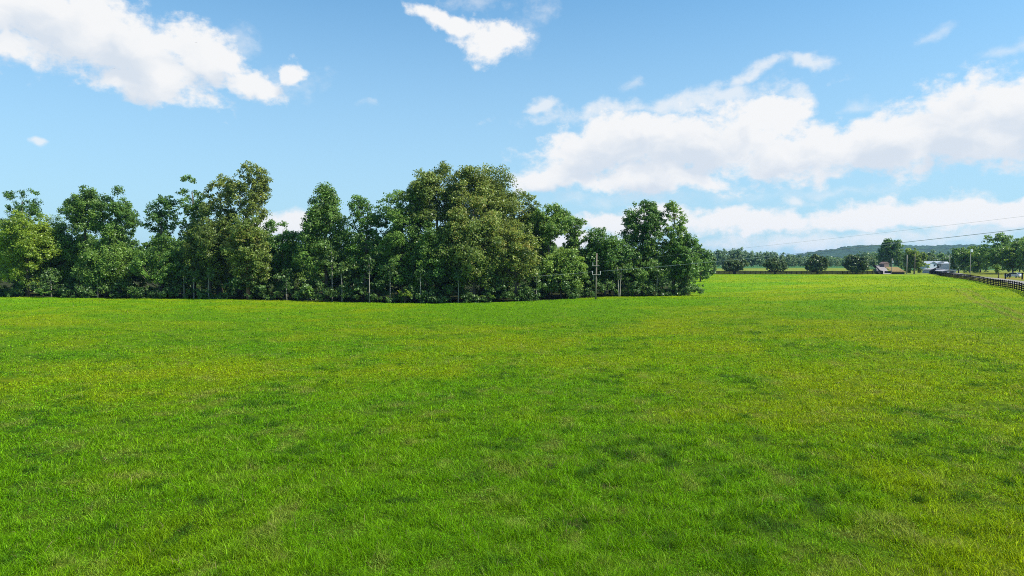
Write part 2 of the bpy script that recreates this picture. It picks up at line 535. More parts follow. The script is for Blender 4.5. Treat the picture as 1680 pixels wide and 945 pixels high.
def build_ground():
    fr = np.linspace(-52, 52, 300)
    bk = np.linspace(52, 308, 50)[1:-1]
    azs = np.radians(np.concatenate([fr, bk]))
    rs = np.concatenate([[0.5, 3, 6], np.geomspace(9, 700, 300), np.geomspace(760, 3900, 16)])
    A, Q = np.meshgrid(azs, rs)
    X, Y = Q * np.sin(A), Q * np.cos(A)
    Z = ground(X, Y)
    rough = (fbm(X / 1.7, Y / 1.7, 5, 3) - 0.5) * 0.16 * (1 - sstep(Q, 60, 200)) + (fbm(X / 9, Y / 9, 8, 3) - 0.5) * 0.35 * sstep(Q, 8, 20) * (1 - sstep(Q, 250, 320))
    Z = Z + rough
    na, nr = len(azs), len(rs)
    V = np.stack([X.ravel(), Y.ravel(), Z.ravel()], 1)
    i, j = np.meshgrid(np.arange(nr - 1), np.arange(na), indexing='ij')
    j2 = (j + 1) % na
    F = np.stack([(i * na + j), (i * na + j2), ((i + 1) * na + j2), ((i + 1) * na + j)], -1).reshape(-1, 4)[:, ::-1]
    col = grass_colour(V[:, 0], V[:, 1])
    col = col * (1 + 0.85 * sstep(Q.ravel(), 60, 220))[:, None]     # ground brightens with distance; near it keeps painted shade between blades
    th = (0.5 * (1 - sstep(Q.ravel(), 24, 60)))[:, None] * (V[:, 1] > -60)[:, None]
    col = col * (1 - th) + np.array([0.060, 0.085, 0.014])[None] * th  # dark near tone: shade between the blades put into the ground colour
    m, nt, b, out = new_mat('field_soil_and_sward')
    N, L = nt.nodes.new, nt.links.new
    at = N('ShaderNodeAttribute'); at.attribute_name = 'col'
    geo = N('ShaderNodeNewGeometry')
    n1 = N('ShaderNodeTexNoise'); L(geo.outputs['Position'], n1.inputs['Vector']); n1.inputs['Scale'].default_value = 2.2; n1.inputs['Detail'].default_value = 8; n1.inputs['Roughness'].default_value = 0.7
    cr = N('ShaderNodeValToRGB'); L(n1.outputs['Fac'], cr.inputs[0])
    cr.color_ramp.elements[0].position = 0.32; cr.color_ramp.elements[1].position = 0.68
    cr.color_ramp.elements[0].color = (0.20, 0.20, 0.16, 1); cr.color_ramp.elements[1].color = (0.62, 0.62, 0.5, 1)
    mx = N('ShaderNodeMix'); mx.data_type = 'RGBA'; mx.blend_type = 'MULTIPLY'; mx.inputs[0].default_value = 1
    L(at.outputs['Color'], mx.inputs[6]); L(cr.outputs[0], mx.inputs[7])
    L(mx.outputs[2], b.inputs['Base Color'])
    b.inputs['Roughness'].default_value = 0.95; b.inputs['Specular IOR Level'].default_value = 0.05
    bp = N('ShaderNodeBump'); bp.inputs['Strength'].default_value = 0.6; bp.inputs['Distance'].default_value = 0.1
    L(n1.outputs['Fac'], bp.inputs['Height']); L(bp.outputs[0], b.inputs['Normal'])
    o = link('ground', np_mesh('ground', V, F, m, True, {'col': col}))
    tag(o, kind='structure')
    return rs, azs, Z


GR, GA, GZ = build_ground()


def ground_fast(X, Y):
    """height of the built sheet itself (bilinear on its polar grid)"""
    r = np.sqrt(X * X + Y * Y); a = np.arctan2(X, Y)
    nf = 300
    fa = np.clip((a - GA[0]) / (GA[1] - GA[0]), 0, nf - 1.001)
    ja = fa.astype(int); ta = fa - ja
    ir = np.clip(np.searchsorted(GR, r) - 1, 0, len(GR) - 2)
    tr = (r - GR[ir]) / (GR[ir + 1] - GR[ir])
    return ((GZ[ir, ja] * (1 - ta) + GZ[ir, ja + 1] * ta) * (1 - tr) + (GZ[ir + 1, ja] * (1 - ta) + GZ[ir + 1, ja + 1] * ta) * tr)


def build_hills():
    rng = np.random.default_rng(4)
    xs = np.linspace(-200, 3400, 420); ys = np.linspace(1900, 3300, 90)
    X, Y = np.meshgrid(xs, ys)
    px = X / Y * FPX + 840
    ridge_px = [1000, 1250, 1300, 1330, 1370, 1420, 1470, 1520, 1580, 1700, 1900, 2300]
    ridge_y = [433, 428, 423, 418, 412, 405, 404, 406.5, 407, 405, 404, 410]
    ry = np.interp(px, ridge_px, ridge_y)
    top = (HORIZON - ry) / FPX * 2700.0
    t = sstep(Y, 1950, 2650) * (1 - 0.25 * sstep(Y, 2700, 3300))
    Z = CAM_Z - 3 + (top + 3) * t
    Z = Z + (fbm(X / 300, Y / 300, 61, 3) - .5) * 14 * t
    Z = Z + (np.abs(fbm(X / 22, Y / 22, 62, 3) - .5)) * 26 * t + rng.random(X.shape) * 4 * t
    V = np.stack([X.ravel(), Y.ravel(), Z.ravel()], 1)
    nx, ny = len(xs), len(ys)
    i, j = np.meshgrid(np.arange(ny - 1), np.arange(nx - 1), indexing='ij')
    F = np.stack([i * nx + j, i * nx + j + 1, (i + 1) * nx + j + 1, (i + 1) * nx + j], -1).reshape(-1, 4)
    m = simple_mat('forested_hill', (0.030, 0.060, 0.024), 0.95, 0.5, 0.03, 0.05)
    o = link('hills', np_mesh('hills', V, F, m, False))
    tag(o, kind='structure')


build_hills()


def build_road():
    """asphalt road running along the outer side of the right-hand fence"""
    A = P(1680, 466, 165)[:2] - FD * 110; n = 90
    V, F = [], []
    length = 480.0
    for i in range(n + 1):
        c = A + FD * (length * i / n)
        for o_ in (-2.4, -.8, .8, 2.4):
            p = c + FN * o_
            V.append((p[0], p[1], gz(p[0], p[1]) + 0.10))
    for i in range(n):
        for k in range(3):
            F.append([i * 4 + k, i * 4 + k + 1, (i + 1) * 4 + k + 1, (i + 1) * 4 + k])
    o = link('road', np_mesh('road', np.array(V), np.array(F), simple_mat('pale_worn_asphalt', (0.21, 0.195, 0.17), 0.9, 0.2, 0.6, 0.1), True))
    tag(o, kind='structure')
    # side drive climbing beside the meadow
    pts = [on(1452, 330), on(1448, 360), on(1445, 400), on(1443, 450)]
    V, F = [], []
    for i, p in enumerate(pts):
        for o_ in (-3.0, 3.0):
            V.append((p[0] + o_, p[1], gz(p[0] + o_, p[1]) + 0.12 + (0, 0.7, 1.6, 2.4)[i]))
    for i in range(len(pts) - 1):
        F.append([i * 2, i * 2 + 1, i * 2 + 3, i * 2 + 2])
    o = link('driveway', np_mesh('driveway', np.array(V), np.array(F), simple_mat('pale_drive', (0.24, 0.21, 0.20), 0.9, 0.15, 0.4, 0.1)))
    tag(o, kind='structure')


build_road()

# ------------------------------------------------------------------ grass blades
def build_grass():
    rng = np.random.default_rng(7)
    parts = []
    for (r0, r1, n) in ((14, 22, 240000), (22, 34, 240000), (34, 55, 220000), (55, 95, 190000), (95, 170, 160000), (170, 320, 140000)):
        a = np.radians(rng.uniform(-41, 41, n))
        # density falls with distance inside each ring as well
        u = rng.random(n)
        r = r0 * (r1 / r0) ** u
        parts.append(np.stack([r * np.sin(a), r * np.cos(a)], 1))
    XY = np.concatenate(parts)
    X, Y = XY[:, 0], XY[:, 1]
    px = X / np.maximum(Y, 1) * FPX + 840
    ed = np.interp(px, EDGE_X, EDGE_D)
    keep = (Y > 9) & ((Y < ed + 1.5) | (px > 1145)) & (Y < 308) & (fence_side(X, Y) < -0.1)
    # thin and bare spots
    bare = fbm(X / 1.6 + 9, Y / 1.6, 91, 3)
    keep &= (bare < 0.66) | (rng.random(len(X)) < 0.35)
    keep &= rng.random(len(X)) > bare_mask(X, Y) * .8
    X, Y = X[keep], Y[keep]
    n = len(X)
    r = np.sqrt(X * X + Y * Y)
    Z = ground_fast(X, Y) - 0.02
    tall = fbm(X / 1.3, Y / 1.3, 71, 3)
    tuft = sstep(fbm(X / 0.5, Y / 0.5, 73, 2), 0.42, 0.72) * (1.0 + .5 * (1 - sstep(r, 25, 60)))
    h = (0.05 + 0.17 * np.clip(tall - 0.25, 0, 1) + 0.15 * tuft * rng.random(n)) * (0.6 + 0.7 * rng.random(n))
    h = h * (1 + r / 800) * (.95 + .28 * (1 - sstep(r, 20, 50)))
    w = np.clip(r * 0.00062, 0.010, 0.13) * (0.7 + 0.6 * rng.random(n))
    th = rng.uniform(0, 2 * np.pi, n)
    lean = rng.uniform(0.3, 1.5, n) * h
    la = rng.uniform(0, 2 * np.pi, n)
    dx, dy = np.cos(th) * w / 2, np.sin(th) * w / 2
    lx, ly = np.cos(la) * lean, np.sin(la) * lean
    B0 = np.stack([X - dx, Y - dy, Z], 1); B1 = np.stack([X + dx, Y + dy, Z], 1)
    M0 = np.stack([X - dx * .8 + lx * .35, Y - dy * .8 + ly * .35, Z + h * .62], 1)
    M1 = np.stack([X + dx * .8 + lx * .35, Y + dy * .8 + ly * .35, Z + h * .62], 1)
    T = np.stack([X + lx, Y + ly, Z + h], 1)
    V = np.stack([B0, B1, M1, M0, T], 1).reshape(-1, 3)
    base = np.arange(n)[:, None] * 5
    F = np.concatenate([base + np.array([0, 1, 2]), base + np.array([0, 2, 3]), base + np.array([3, 2, 4])], 0)
    c = grass_colour(X, Y)
    rnd = rng.random(n)
    dead = (rng.random(n) < 0.02 + 0.2 * bare_mask(X, Y))
    kk = (0.55 + 0.45 * (1 - sstep(r, 40, 160)))[:, None]
    c = c * (1 + kk * (0.25 + 1.35 * rnd[:, None] ** 1.15 - 0.93))
    pal = rng.random(n) < 0.06 * (1 - 0.8 * sstep(r, 40, 120))
    c[pal] = c[pal] * 1.25 + np.array([0.03, 0.035, 0.015])
    c[dead] = np.array([0.30, 0.25, 0.11]) * (0.6 + 0.6 * rng.random(dead.sum()))[:, None]
    col = np.repeat(c, 5, axis=0)
    # clover and other small broad leaves low in the near sward
    nc = 330000
    a = np.radians(rng.uniform(-41, 41, nc)); rc = 14 * (75 / 14) ** (rng.random(nc) ** 1.15)
    xc, yc = rc * np.sin(a), rc * np.cos(a)
    pc = fbm(xc / 0.95 + 5, yc / 0.95, 29, 4)
    kp = (rng.random(nc) < sstep(pc, .58, .36) + .25) & (rng.random(nc) > bare_mask(xc, yc))
    xc, yc, rc = xc[kp], yc[kp], rc[kp]; nc = len(xc)
    zc = ground_fast(xc, yc) + rng.uniform(.03, .15, nc)
    nr = rng.normal(size=(nc, 3)) * .55; nr[:, 2] += .8; nr /= np.linalg.norm(nr, axis=1)[:, None]
    t1 = np.cross(nr, rng.normal(size=(nc, 3))); t1 /= np.linalg.norm(t1, axis=1)[:, None]; t2 = np.cross(nr, t1)
    sc_ = (np.clip(rc * .0013, .022, .08) * rng.uniform(.7, 1.6, nc))[:, None]
    Cc = np.stack([xc, yc, zc], 1)
    Vc = np.stack([Cc - t1 * sc_ * .6, Cc - t2 * sc_ * .42, Cc + t1 * sc_ * .6, Cc + t2 * sc_ * .42], 1).reshape(-1, 3)
    bc = np.arange(nc)[:, None] * 4 + len(V)
    F = np.concatenate([F, bc + np.array([0, 1, 2]), bc + np.array([0, 2, 3])], 0)
    V = np.concatenate([V, Vc], 0)
    cc = grass_colour(xc, yc) * (.45 + 1.0 * rng.random(nc))[:, None] * np.array([.82, 1.0, 1.3])
    col = np.concatenate([col, np.repeat(cc, 4, axis=0)], 0)
    m, nt, b, out = new_mat('grass_blade')
    N, L = nt.nodes.new, nt.links.new
    at = N('ShaderNodeAttribute'); at.attribute_name = 'col'
    L(at.outputs['Color'], b.inputs['Base Color'])
    b.inputs['Roughness'].default_value = 0.5; b.inputs['Specular IOR Level'].default_value = 0.04
    tr = N('ShaderNodeBsdfTranslucent')
    hs = N('ShaderNodeHueSaturation'); L(at.outputs['Color'], hs.inputs['Color']); hs.inputs['Value'].default_value = 1.5; hs.inputs['Hue'].default_value = 0.49
    L(hs.outputs[0], tr.inputs[0])
    mx = N('ShaderNodeMixShader'); mx.inputs[0].default_value = 0.4
    L(b.outputs[0], mx.inputs[1]); L(tr.outputs[0], mx.inputs[2]); L(mx.outputs[0], out.inputs[0])
    o = link('grass', np_mesh('grass', V, F, m, False, {'col': col}))
    tag(o, 'uneven bright green meadow grass covering the whole field', 'grass', kind='stuff')


build_grass()

# ------------------------------------------------------------------ trees
def leaf_cloud(rng, C, out_dir, size, updir=0.35, rnd=0.9):
    n = len(C)
    nr = out_dir * 0.6 + rng.normal(size=(n, 3)) * rnd * 0.6
    nr[:, 2] += updir
    nr /= np.linalg.norm(nr, axis=1)[:, None] + 1e-9
    t1 = np.cross(nr, rng.normal(size=(n, 3)))
    t1 /= np.linalg.norm(t1, axis=1)[:, None] + 1e-9
    t2 = np.cross(nr, t1)
    s = size * rng.uniform(0.6, 1.35, n)[:, None]
    V = np.stack([C - t1 * s * .5, C - t2 * s * .36 + nr * s * .06, C + t1 * s * .5, C + t2 * s * .36 + nr * s * .06], 1).reshape(-1, 3)
    F = np.arange(n * 4).reshape(-1, 4)
    return V, F


def profile(t, shape):
    a, b = {'oval': (.45, .5), 'cone': (.35, .85), 'vase': (.85, .38), 'dome': (.28, .5), 'column': (.22, .28)}[shape]
    pk = a / (a + b)
    return (t ** a * (1 - t) ** b) / (pk ** a * (1 - pk) ** b)


def crown_lobes(rng, h0, h1, W, shape, n, lean=(0, 0), depth=0.85, openness=0.0, lobe=1.0):
    """clump centres and radii (tree-local metres): a crown of several uneven leaders inside one envelope"""
    out = []
    H = h1 - h0
    if shape in ('cone', 'column'):
        subs = [(0, 0, h0, h1, W, 1.0)]
        for k in range(2):
            subs.append((rng.uniform(-.16, .16) * W, rng.uniform(-.16, .16) * W, h0 + H * rng.uniform(0, .2), h0 + H * rng.uniform(.6, .93), W * .7, .6))
    else:
        subs = [(rng.uniform(-.12, .12) * W, 0, h0 + H * rng.uniform(0, .2), h1, W * .62, 1.0)]
        for k in range(5):
            a = rng.uniform(0, 2 * np.pi) if k > 1 else (0.0, np.pi)[k] + rng.uniform(-.4, .4)
            o_ = W * rng.uniform(.2, .33)
            subs.append((o_ * np.cos(a), o_ * np.sin(a) * depth, h0 + H * rng.uniform(0, .35), h0 + H * rng.uniform(.72, .98), W * rng.uniform(.45, .62), .8))
        if shape in ('oval', 'dome'):
            subs.append((0, 0, h0, h0 + H * .8, W, 1.6))
    wts = np.array([q[5] for q in subs]); wts = wts / wts.sum()
    for i in range(int(n * 2.1)):
        sx, sy, b0, b1, sw, _ = subs[rng.choice(len(subs), p=wts)]
        t = rng.random() ** .9
        if openness and rng.random() < openness * 0.55: continue
        rl = (W * rng.uniform(.045, .105) + rng.uniform(.2, .5)) * lobe
        hh = b1 - b0
        rl = min(rl, hh * .2)
        rad = max(0.0, profile(np.clip(t, .03, .97), 'oval' if shape in ('vase', 'oval') else shape) * sw / 2 - rl * .6) * rng.uniform(.85, 1.12)
        ang = rng.uniform(0, 2 * np.pi)
        q = rad * (0.3 + 0.7 * rng.random() ** .5)
        z = b0 + rl * .6 + t * (hh - rl * 1.3)
        tt = np.clip((z - h0) / max(H, .1), 0, 1)
        out.append((sx + q * np.cos(ang) + lean[0] * tt ** 1.5, sy + q * np.sin(ang) * depth + lean[1] * tt, z, rl))
    return np.array(out)


def fill_lobes(rng, lobes, dens, leaf, tint_bias=0.0):
    Cs, Ds, Ts = [], [], []
    for (x, y, z, r) in lobes:
        n = max(12, int(dens * (1.85 if leaf < .4 else 1.2) * r * r))
        d = rng.normal(size=(n, 3)); d[:, 2] += .25
        d /= np.linalg.norm(d, axis=1)[:, None]
        # ragged clump: every lobe is itself made of sprays
        k = max(5, int(n / 22)); sp = rng.normal(size=(k, 3)); sp[:, 2] += .2; sp /= np.linalg.norm(sp, axis=1)[:, None]
        pick = sp[rng.integers(0, k, n)]
        d = d * .34 + pick * .8
        d /= np.linalg.norm(d, axis=1)[:, None]
        rr = r * (0.35 + 1.0 * rng.random(n) ** .8)
        p = d * rr[:, None]; p[:, 2] *= .8
        Cs.append(p + np.array([x, y, z])); Ds.append(d)
        Ts.append(np.clip(rng.normal(.42 + tint_bias + rng.normal() * .17, .2, n), 0, 1))
    return np.concatenate(Cs), np.concatenate(Ds), np.concatenate(Ts)


def crown_mesh(name, rng, lobes, dens, leaf, mat, tint_bias=0.0):
    C, D, T = fill_lobes(rng, lobes, dens, leaf, tint_bias)
    V, F = leaf_cloud(rng, C, D, leaf)
    return np_mesh(name, V, F, mat, False, {'tint': np.repeat(T, 4)})


def trunk_mesh(name, rng, lobes, height, r0, mat, lean=(0, 0), limbs=14, forks=1, first=0.3):
    mb = MB()
    top = height
    for f in range(forks):
        off = 0 if forks == 1 else (f - (forks - 1) / 2) * r0 * 3.2
        wob = [rng.normal() * r0 * .5 for _ in range(6)]
        pts, rad = [], []
        for i in range(6):
            t = i / 5
            pts.append((off * (0.5 + 2 * t) + lean[0] * t ** 1.5 + wob[i] * t, lean[1] * t + wob[5 - i] * t, -0.25 + (top + .25) * t))
            rad.append(r0 * (1.35 if i == 0 else 1) * (1 - .82 * t) + .02)
        mb.tube(pts, rad, 7)
    idx = rng.permutation(len(lobes))[:limbs]
    for i in idx:
        x, y, z, r = lobes[i]
        zb = max(height * first * .6, z - np.hypot(x, y) * rng.uniform(.7, 1.3) - r)
        zb = min(zb, height * .9)
        t = max(0.0, zb / top)
        s = np.array([lean[0] * t ** 1.5, lean[1] * t, zb])
        e = np.array([x, y, z])
        m1 = s * .55 + e * .45 + np.array([0, 0, -.12 * np.linalg.norm(e - s)])
        rb = max(.04, r0 * (1 - .8 * t) * .5)
        mb.tube([tuple(s), tuple(m1), tuple(e)], [rb, rb * .6, .03], 5, False)
    me = bpy.data.meshes.new(name)
    me.from_pydata([tuple(float(c) for c in v) for v in mb.v], [], mb.f)
    for p in me.polygons: p.use_smooth = True
    me.materials.append(mat); me.update()
    return me


def make_tree(label, base, height, W, h0, shape='oval', leafm='dark', leaf=.37, nl=46, dens=75, seed=1, lean=(0, 0), openness=0., trunk_r=None,
              bark=BARK, name='broadleaf_tree', cat='tree', group=None, extra=None, forks=1, lobe=1.0, depth=.85, tint=0.0, limbs=14, mat=None):
    rng = np.random.default_rng(seed)
    lobes = crown_lobes(rng, h0, height, W, shape, nl, lean, depth, openness, lobe)
    if extra is not None:
        lobes = np.concatenate([lobes, np.array(extra, float)])
    o = thing(name, label, cat, base, 0, group)
    r0 = trunk_r or max(.12, height * .016)
    link('trunk', trunk_mesh('trunk', rng, lobes, height * .86, r0, bark, lean, limbs, forks), o)
    link('crown', crown_mesh('crown', rng, lobes, dens, leaf, mat or LEAF[leafm], tint), o)
    return o


def copy_tree(o, loc, rz, sc, label=None, group=None):
    c = o.copy(); COL.objects.link(c)
    c.location = tuple(float(v) for v in loc); c.rotation_euler = (0, 0, rz); c.scale = sc
    if label: c['label'] = label
    if group: c['group'] = group
    for ch in list(o.children):
        k = ch.copy(); COL.objects.link(k); k.parent = c
    return c


def px_tree(label, x, top, wpx, off, bottom=None, **kw):
    """tree of the wood's edge seen in photo column x, with its top at photo row `top` and its crown `wpx` wide"""
    d = edge(x) + off
    b = on(x, d)
    h = P(x, top, d)[2] - b[2]
    W = wpx / FPX * d
    h0 = 1.0 if bottom is None else max(.6, P(x, bottom, d)[2] - b[2])
    return make_tree(label, b, h, W, h0, **kw)


GW = 'trees along the edge of the wood'
WOOD = [
    # label, x, top, width px, depth offset, crown bottom row, options
    ('tall thin tree with open airy top at far left, rising above the yellow-green tree', 38, 305, 66, 11, 420, dict(shape='vase', leafm='dark', openness=.7, nl=40, seed=101, dens=60)),
    ('yellow-green leafy tree at the left end of the wood edge', 46, 345, 104, 4, 472, dict(shape='oval', leafm='bright', nl=60, seed=102, dens=70)),
    ('rounded mid green tree between yellow-green tree and tall twin-topped tree', 102, 354, 96, 10, 480, dict(shape='dome', leafm='mid', nl=58, seed=103)),
    ('tall dark green tree, left half of the twin-topped pair at left', 141, 300, 72, 8, 400, dict(shape='vase', leafm='dark', nl=50, seed=104, openness=.2)),
    ('tall dark green tree, right half of the twin-topped pair at left', 196, 306, 74, 8, 420, dict(shape='vase', leafm='dark', nl=50, seed=105, openness=.2)),
    ('medium green tree filling below the twin-topped pair', 172, 375, 110, 5, 478, dict(shape='oval', leafm='mid', nl=56, seed=106)),
    ('slim tree with small flat top and dark bare trunk left of the olive trees', 266, 319, 62, 8, 410, dict(shape='vase', leafm='dark', nl=34, seed=107, openness=.5)),
    ('lower leafy green tree around the dark bare trunk', 262, 385, 92, 4, 470, dict(shape='oval', leafm='mid', nl=44, seed=108, dens=55, trunk_r=.24)),
    ('narrow green tree with two pointed tops beside the olive trees', 318, 288, 58, 10, 430, dict(shape='column', leafm='dark', nl=44, seed=109, openness=.3)),
    ('olive tinged tree with pointed top left of the tallest leaning tree', 362, 286, 60, 9, 440, dict(shape='oval', leafm='olive', nl=48, seed=110)),
    ('tallest tree of the left half, dark olive, leaning out to the right', 392, 266, 78, 8, 410, dict(shape='vase', leafm='olive', nl=52, seed=111, lean=(3.4, 0), openness=.2, tint=-.12)),
    ('broad olive tree with low crown beside the reddish trunk', 345, 330, 92, 5, 474, dict(shape='oval', leafm='olive', nl=66, seed=112, tint=-.1)),
    ('yellowish olive tree with bare reddish trunk at the meadow edge', 408, 352, 84, 2.5, 470, dict(shape='oval', leafm='olive', nl=60, seed=113, bark=BARK_RED, trunk_r=.42, tint=.24, lean=(-1.2, 0))),
    ('lower green tree in the dip between leaning tree and conical tree', 465, 358, 74, 8, 478, dict(shape='oval', leafm='mid', nl=48, seed=114)),
    ('conical dark green tree with pointed top in the middle left of the wood', 535, 296, 98, 7, 466, dict(shape='cone', leafm='dark', nl=74, seed=115)),
    ('narrow green tree with slanted top right of the conical tree', 598, 307, 72, 8, 450, dict(shape='oval', leafm='mid', nl=50, seed=116, openness=.3, lean=(.8, 0))),
    ('wide mid green tree with rounded shoulder left of the biggest olive tree', 660, 302, 90, 6, 474, dict(shape='dome', leafm='mid', nl=70, seed=117)),
    ('olive green tree with loose rounded top, left summit of the highest group', 716, 267, 108, 10, 400, dict(shape='vase', leafm='olive', nl=54, seed=118, openness=.2, tint=-.1)),
    ('olive green tree with broad ragged top, right summit of the highest group', 790, 262, 150, 9, 410, dict(shape='dome', leafm='olive', nl=66, seed=119, openness=.25, tint=-.08)),
    ('olive tree reaching down to the right from the highest group', 848, 302, 76, 11, 420, dict(shape='oval', leafm='olive', nl=40, seed=120, openness=.3, lean=(.8, 0))),
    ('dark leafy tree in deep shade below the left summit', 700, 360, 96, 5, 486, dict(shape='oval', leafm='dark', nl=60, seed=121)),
    ('largest golden olive tree in the middle with foliage hanging low', 778, 322, 128, 3.5, 474, dict(shape='oval', leafm='olive', nl=88, seed=122, tint=.22)),
    ('golden olive tree overlapping the right side of the largest olive tree', 846, 352, 86, 3, 474, dict(shape='oval', leafm='olive', nl=58, seed=123, tint=.2)),
    ('rounded mid green tree with a sky gap, right of the golden olive trees', 900, 335, 92, 9, 400, dict(shape='vase', leafm='mid', nl=50, seed=124, openness=.3)),
    ('leafy green tree below the sky gap left of the utility pole', 920, 400, 84, 5, 482, dict(shape='oval', leafm='mid', nl=52, seed=125)),
    ('narrow green tree between sky gap and utility pole', 944, 350, 44, 9, 420, dict(shape='column', leafm='dark', nl=30, seed=126)),
    ('low broad green tree right behind the utility pole', 992, 372, 92, 6, 482, dict(shape='dome', leafm='mid', nl=62, seed=127, tint=-.05)),
    ('tall airy dark tree with sky showing through its top, second from the right end', 1055, 324, 66, 7, 425, dict(shape='vase', leafm='dark', nl=64, seed=128, openness=.35)),
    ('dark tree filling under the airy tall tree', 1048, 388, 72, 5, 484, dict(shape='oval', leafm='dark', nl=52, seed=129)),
    ('tall dense green tree with narrow crown at the right end of the wood', 1105, 330, 56, 5, 460, dict(shape='column', leafm='mid', nl=60, seed=130, tint=-.05)),
    ('low bushy green tree forming the right corner of the wood', 1124, 380, 54, 2, 487, dict(shape='dome', leafm='mid', nl=60, seed=131)),
]
for (lab, x, top, w, off, bot, kw) in WOOD:
    px_tree(lab, x, top, w, off, bot, group=GW, **kw)

# trees deeper in the wood: two builds, copied
lab_in = 'shaded green tree deeper in the wood, only glimpsed between the edge trees'
inner = []
for k in range(3):
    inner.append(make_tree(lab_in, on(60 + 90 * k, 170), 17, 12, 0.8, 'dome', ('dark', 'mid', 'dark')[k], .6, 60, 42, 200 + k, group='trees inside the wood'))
rng = random.Random(5)
k = 0
for row, (off, step) in enumerate(((15, 66), (26, 74), (38, 60))):
    x = -190 + row * 30
    while x < 1110:
        d = edge(x) + off
        sc = rng.uniform(.72, 1.0) if x < 1000 else rng.uniform(.6, .72)
        if 440 < x < 500: sc *= .8
        src = inner[k % 3]
        if k < 3:
            src.location = tuple(on(x, d)); src.rotation_euler.z = rng.uniform(0, 6); src.scale = (sc, sc, sc)
        else:
            copy_tree(src, on(x, d), rng.uniform(0, 6.28), (sc, sc, sc * rng.uniform(.9, 1.1)))
        k += 1
        x += step * rng.uniform(.8, 1.2)

# slim pale-stemmed saplings at the edge, their stems standing out against the dark wood
SAP = [(342, 'thin pale-stemmed sapling under the olive trees', 452), (545, 'straight pale stem below the conical tree', 415), (561, 'short pale stem right of the conical tree stem', 440),
       (606, 'slim stem with sparse leaves below the slanted-top tree', 430), (160, 'slim pale stem under the twin-topped pair', 450), (752, 'grey stem in the shade under the largest olive tree', 450),
       (1016, 'pale forked stem right of the utility pole', 445),
       (84, 'leaning pale stem right of the yellow-green tree', 448), (302, 'pale stem between the dark bare trunk and the olive trees', 446), (318, 'second pale stem close to the olive trees', 455),
       (470, 'pale stem in the dip right of the reddish trunk', 450), (640, 'pale stem below the wide mid green tree', 440), (690, 'grey stem left of the largest olive tree', 452),
       (880, 'pale stem under the sky gap', 450), (1078, 'pale stem below the two tall trees at the right end', 446)]
for i, (x, lab, top) in enumerate(SAP):
    d = edge(x) + (.6, 2.2, 1.4)[i % 3]
    b = on(x, d); h = P(x, top, d)[2] - b[2]
    make_tree(lab, b, h + 2, 2.8, h * .62, 'oval', 'under', .42, 9, 60, 300 + i, trunk_r=.115, bark=BARK_PALE, name='sapling', group='pale stemmed saplings at the wood edge', limbs=5, forks=2 if x == 1016 else 1)


def build_undergrowth():
    rng = np.random.default_rng(12)
    lobes = []
    for i in range(1350):
        x = rng.uniform(-330, 1152)
        d = edge(x) + (rng.uniform(-.2, 1) ** 2 * 9 + .3 if i < 600 else rng.uniform(4, 34))
        p = on(x, d)
        hh = 1.0 + 7.5 * float(vnoise(x / 22., 0., 77)) ** 1.6
        r = rng.uniform(.45, 1.15)
        lobes.append((p[0], p[1], p[2] + rng.uniform(.25, hh), r))
    C, D, T = fill_lobes(rng, np.array(lobes), 72, .39)
    V, F = leaf_cloud(rng, C, D, .39)
    o = link('undergrowth', np_mesh('undergrowth', V, F, LEAF['under'], False, {'tint': np.repeat(T, 4)}))
    tag(o, 'tangle of low leafy shrubs along the foot of the wood', 'undergrowth', kind='stuff')


build_undergrowth()
for i, (x, top, w, lab) in enumerate(((664, 474, 26, 'small bright green bush in front of the dark wood, left of the middle'), (505, 470, 24, 'pale green bush at the meadow edge below the conical tree'),
                                      (800, 484, 34, 'low bright bush under the largest olive tree'), (70, 468, 30, 'low green bush under the yellow-green tree'),
                                      (222, 472, 26, 'pale leafy bush under the twin-topped pair'))):
    px_tree(lab, x, top, w, .2, 489, shape='dome', leafm='bright' if i in (0, 2) else 'mid', leaf=.36, nl=14, dens=110, seed=340 + i, name='bush', cat='bush', group='bushes at the foot of the wood', trunk_r=.06, limbs=6, lobe=1.6)

# ------------------------------------------------------------------ middle distance and far trees
def placed(label, x, d, top, wpx, h0=.8, **kw):
    b = on(x, d)
    return make_tree(label, b, P(x, top, d)[2] - b[2], wpx / FPX * d, h0, **kw)


ROUND = [('round-crowned dark tree with forked trunk by the black fence, nearest the wood', 1205, 422.5, 41, dict(forks=2, seed=401)),
         ('evenly round dark tree by the black fence, second from the wood', 1271, 422.5, 37, dict(seed=402)),
         ('taller two-lobed round tree by the black fence, third from the wood', 1340, 417.5, 37, dict(seed=403)),
         ('widest round tree by the black fence, farthest from the wood', 1404, 417, 39, dict(seed=404))]
for lab, x, top, w, kw in ROUND:
    placed(lab, x, 316, top, w, 1.0, shape='dome', leafm='round', leaf=.62, nl=90, dens=48, trunk_r=.28, name='round_tree', group='round trees along the far fence', lobe=.95, depth=1.0, **kw)

placed('green tree just past the right corner of the wood, beyond the field', 1149, 230, 399, 40, .5, shape='dome', leafm='mid', leaf=.65, nl=58, dens=40, seed=410)
placed('lower tree right of the wood corner, partly behind its neighbour', 1163, 260, 413, 24, .5, shape='dome', leafm='far', leaf=.7, nl=44, dens=36, seed=411)

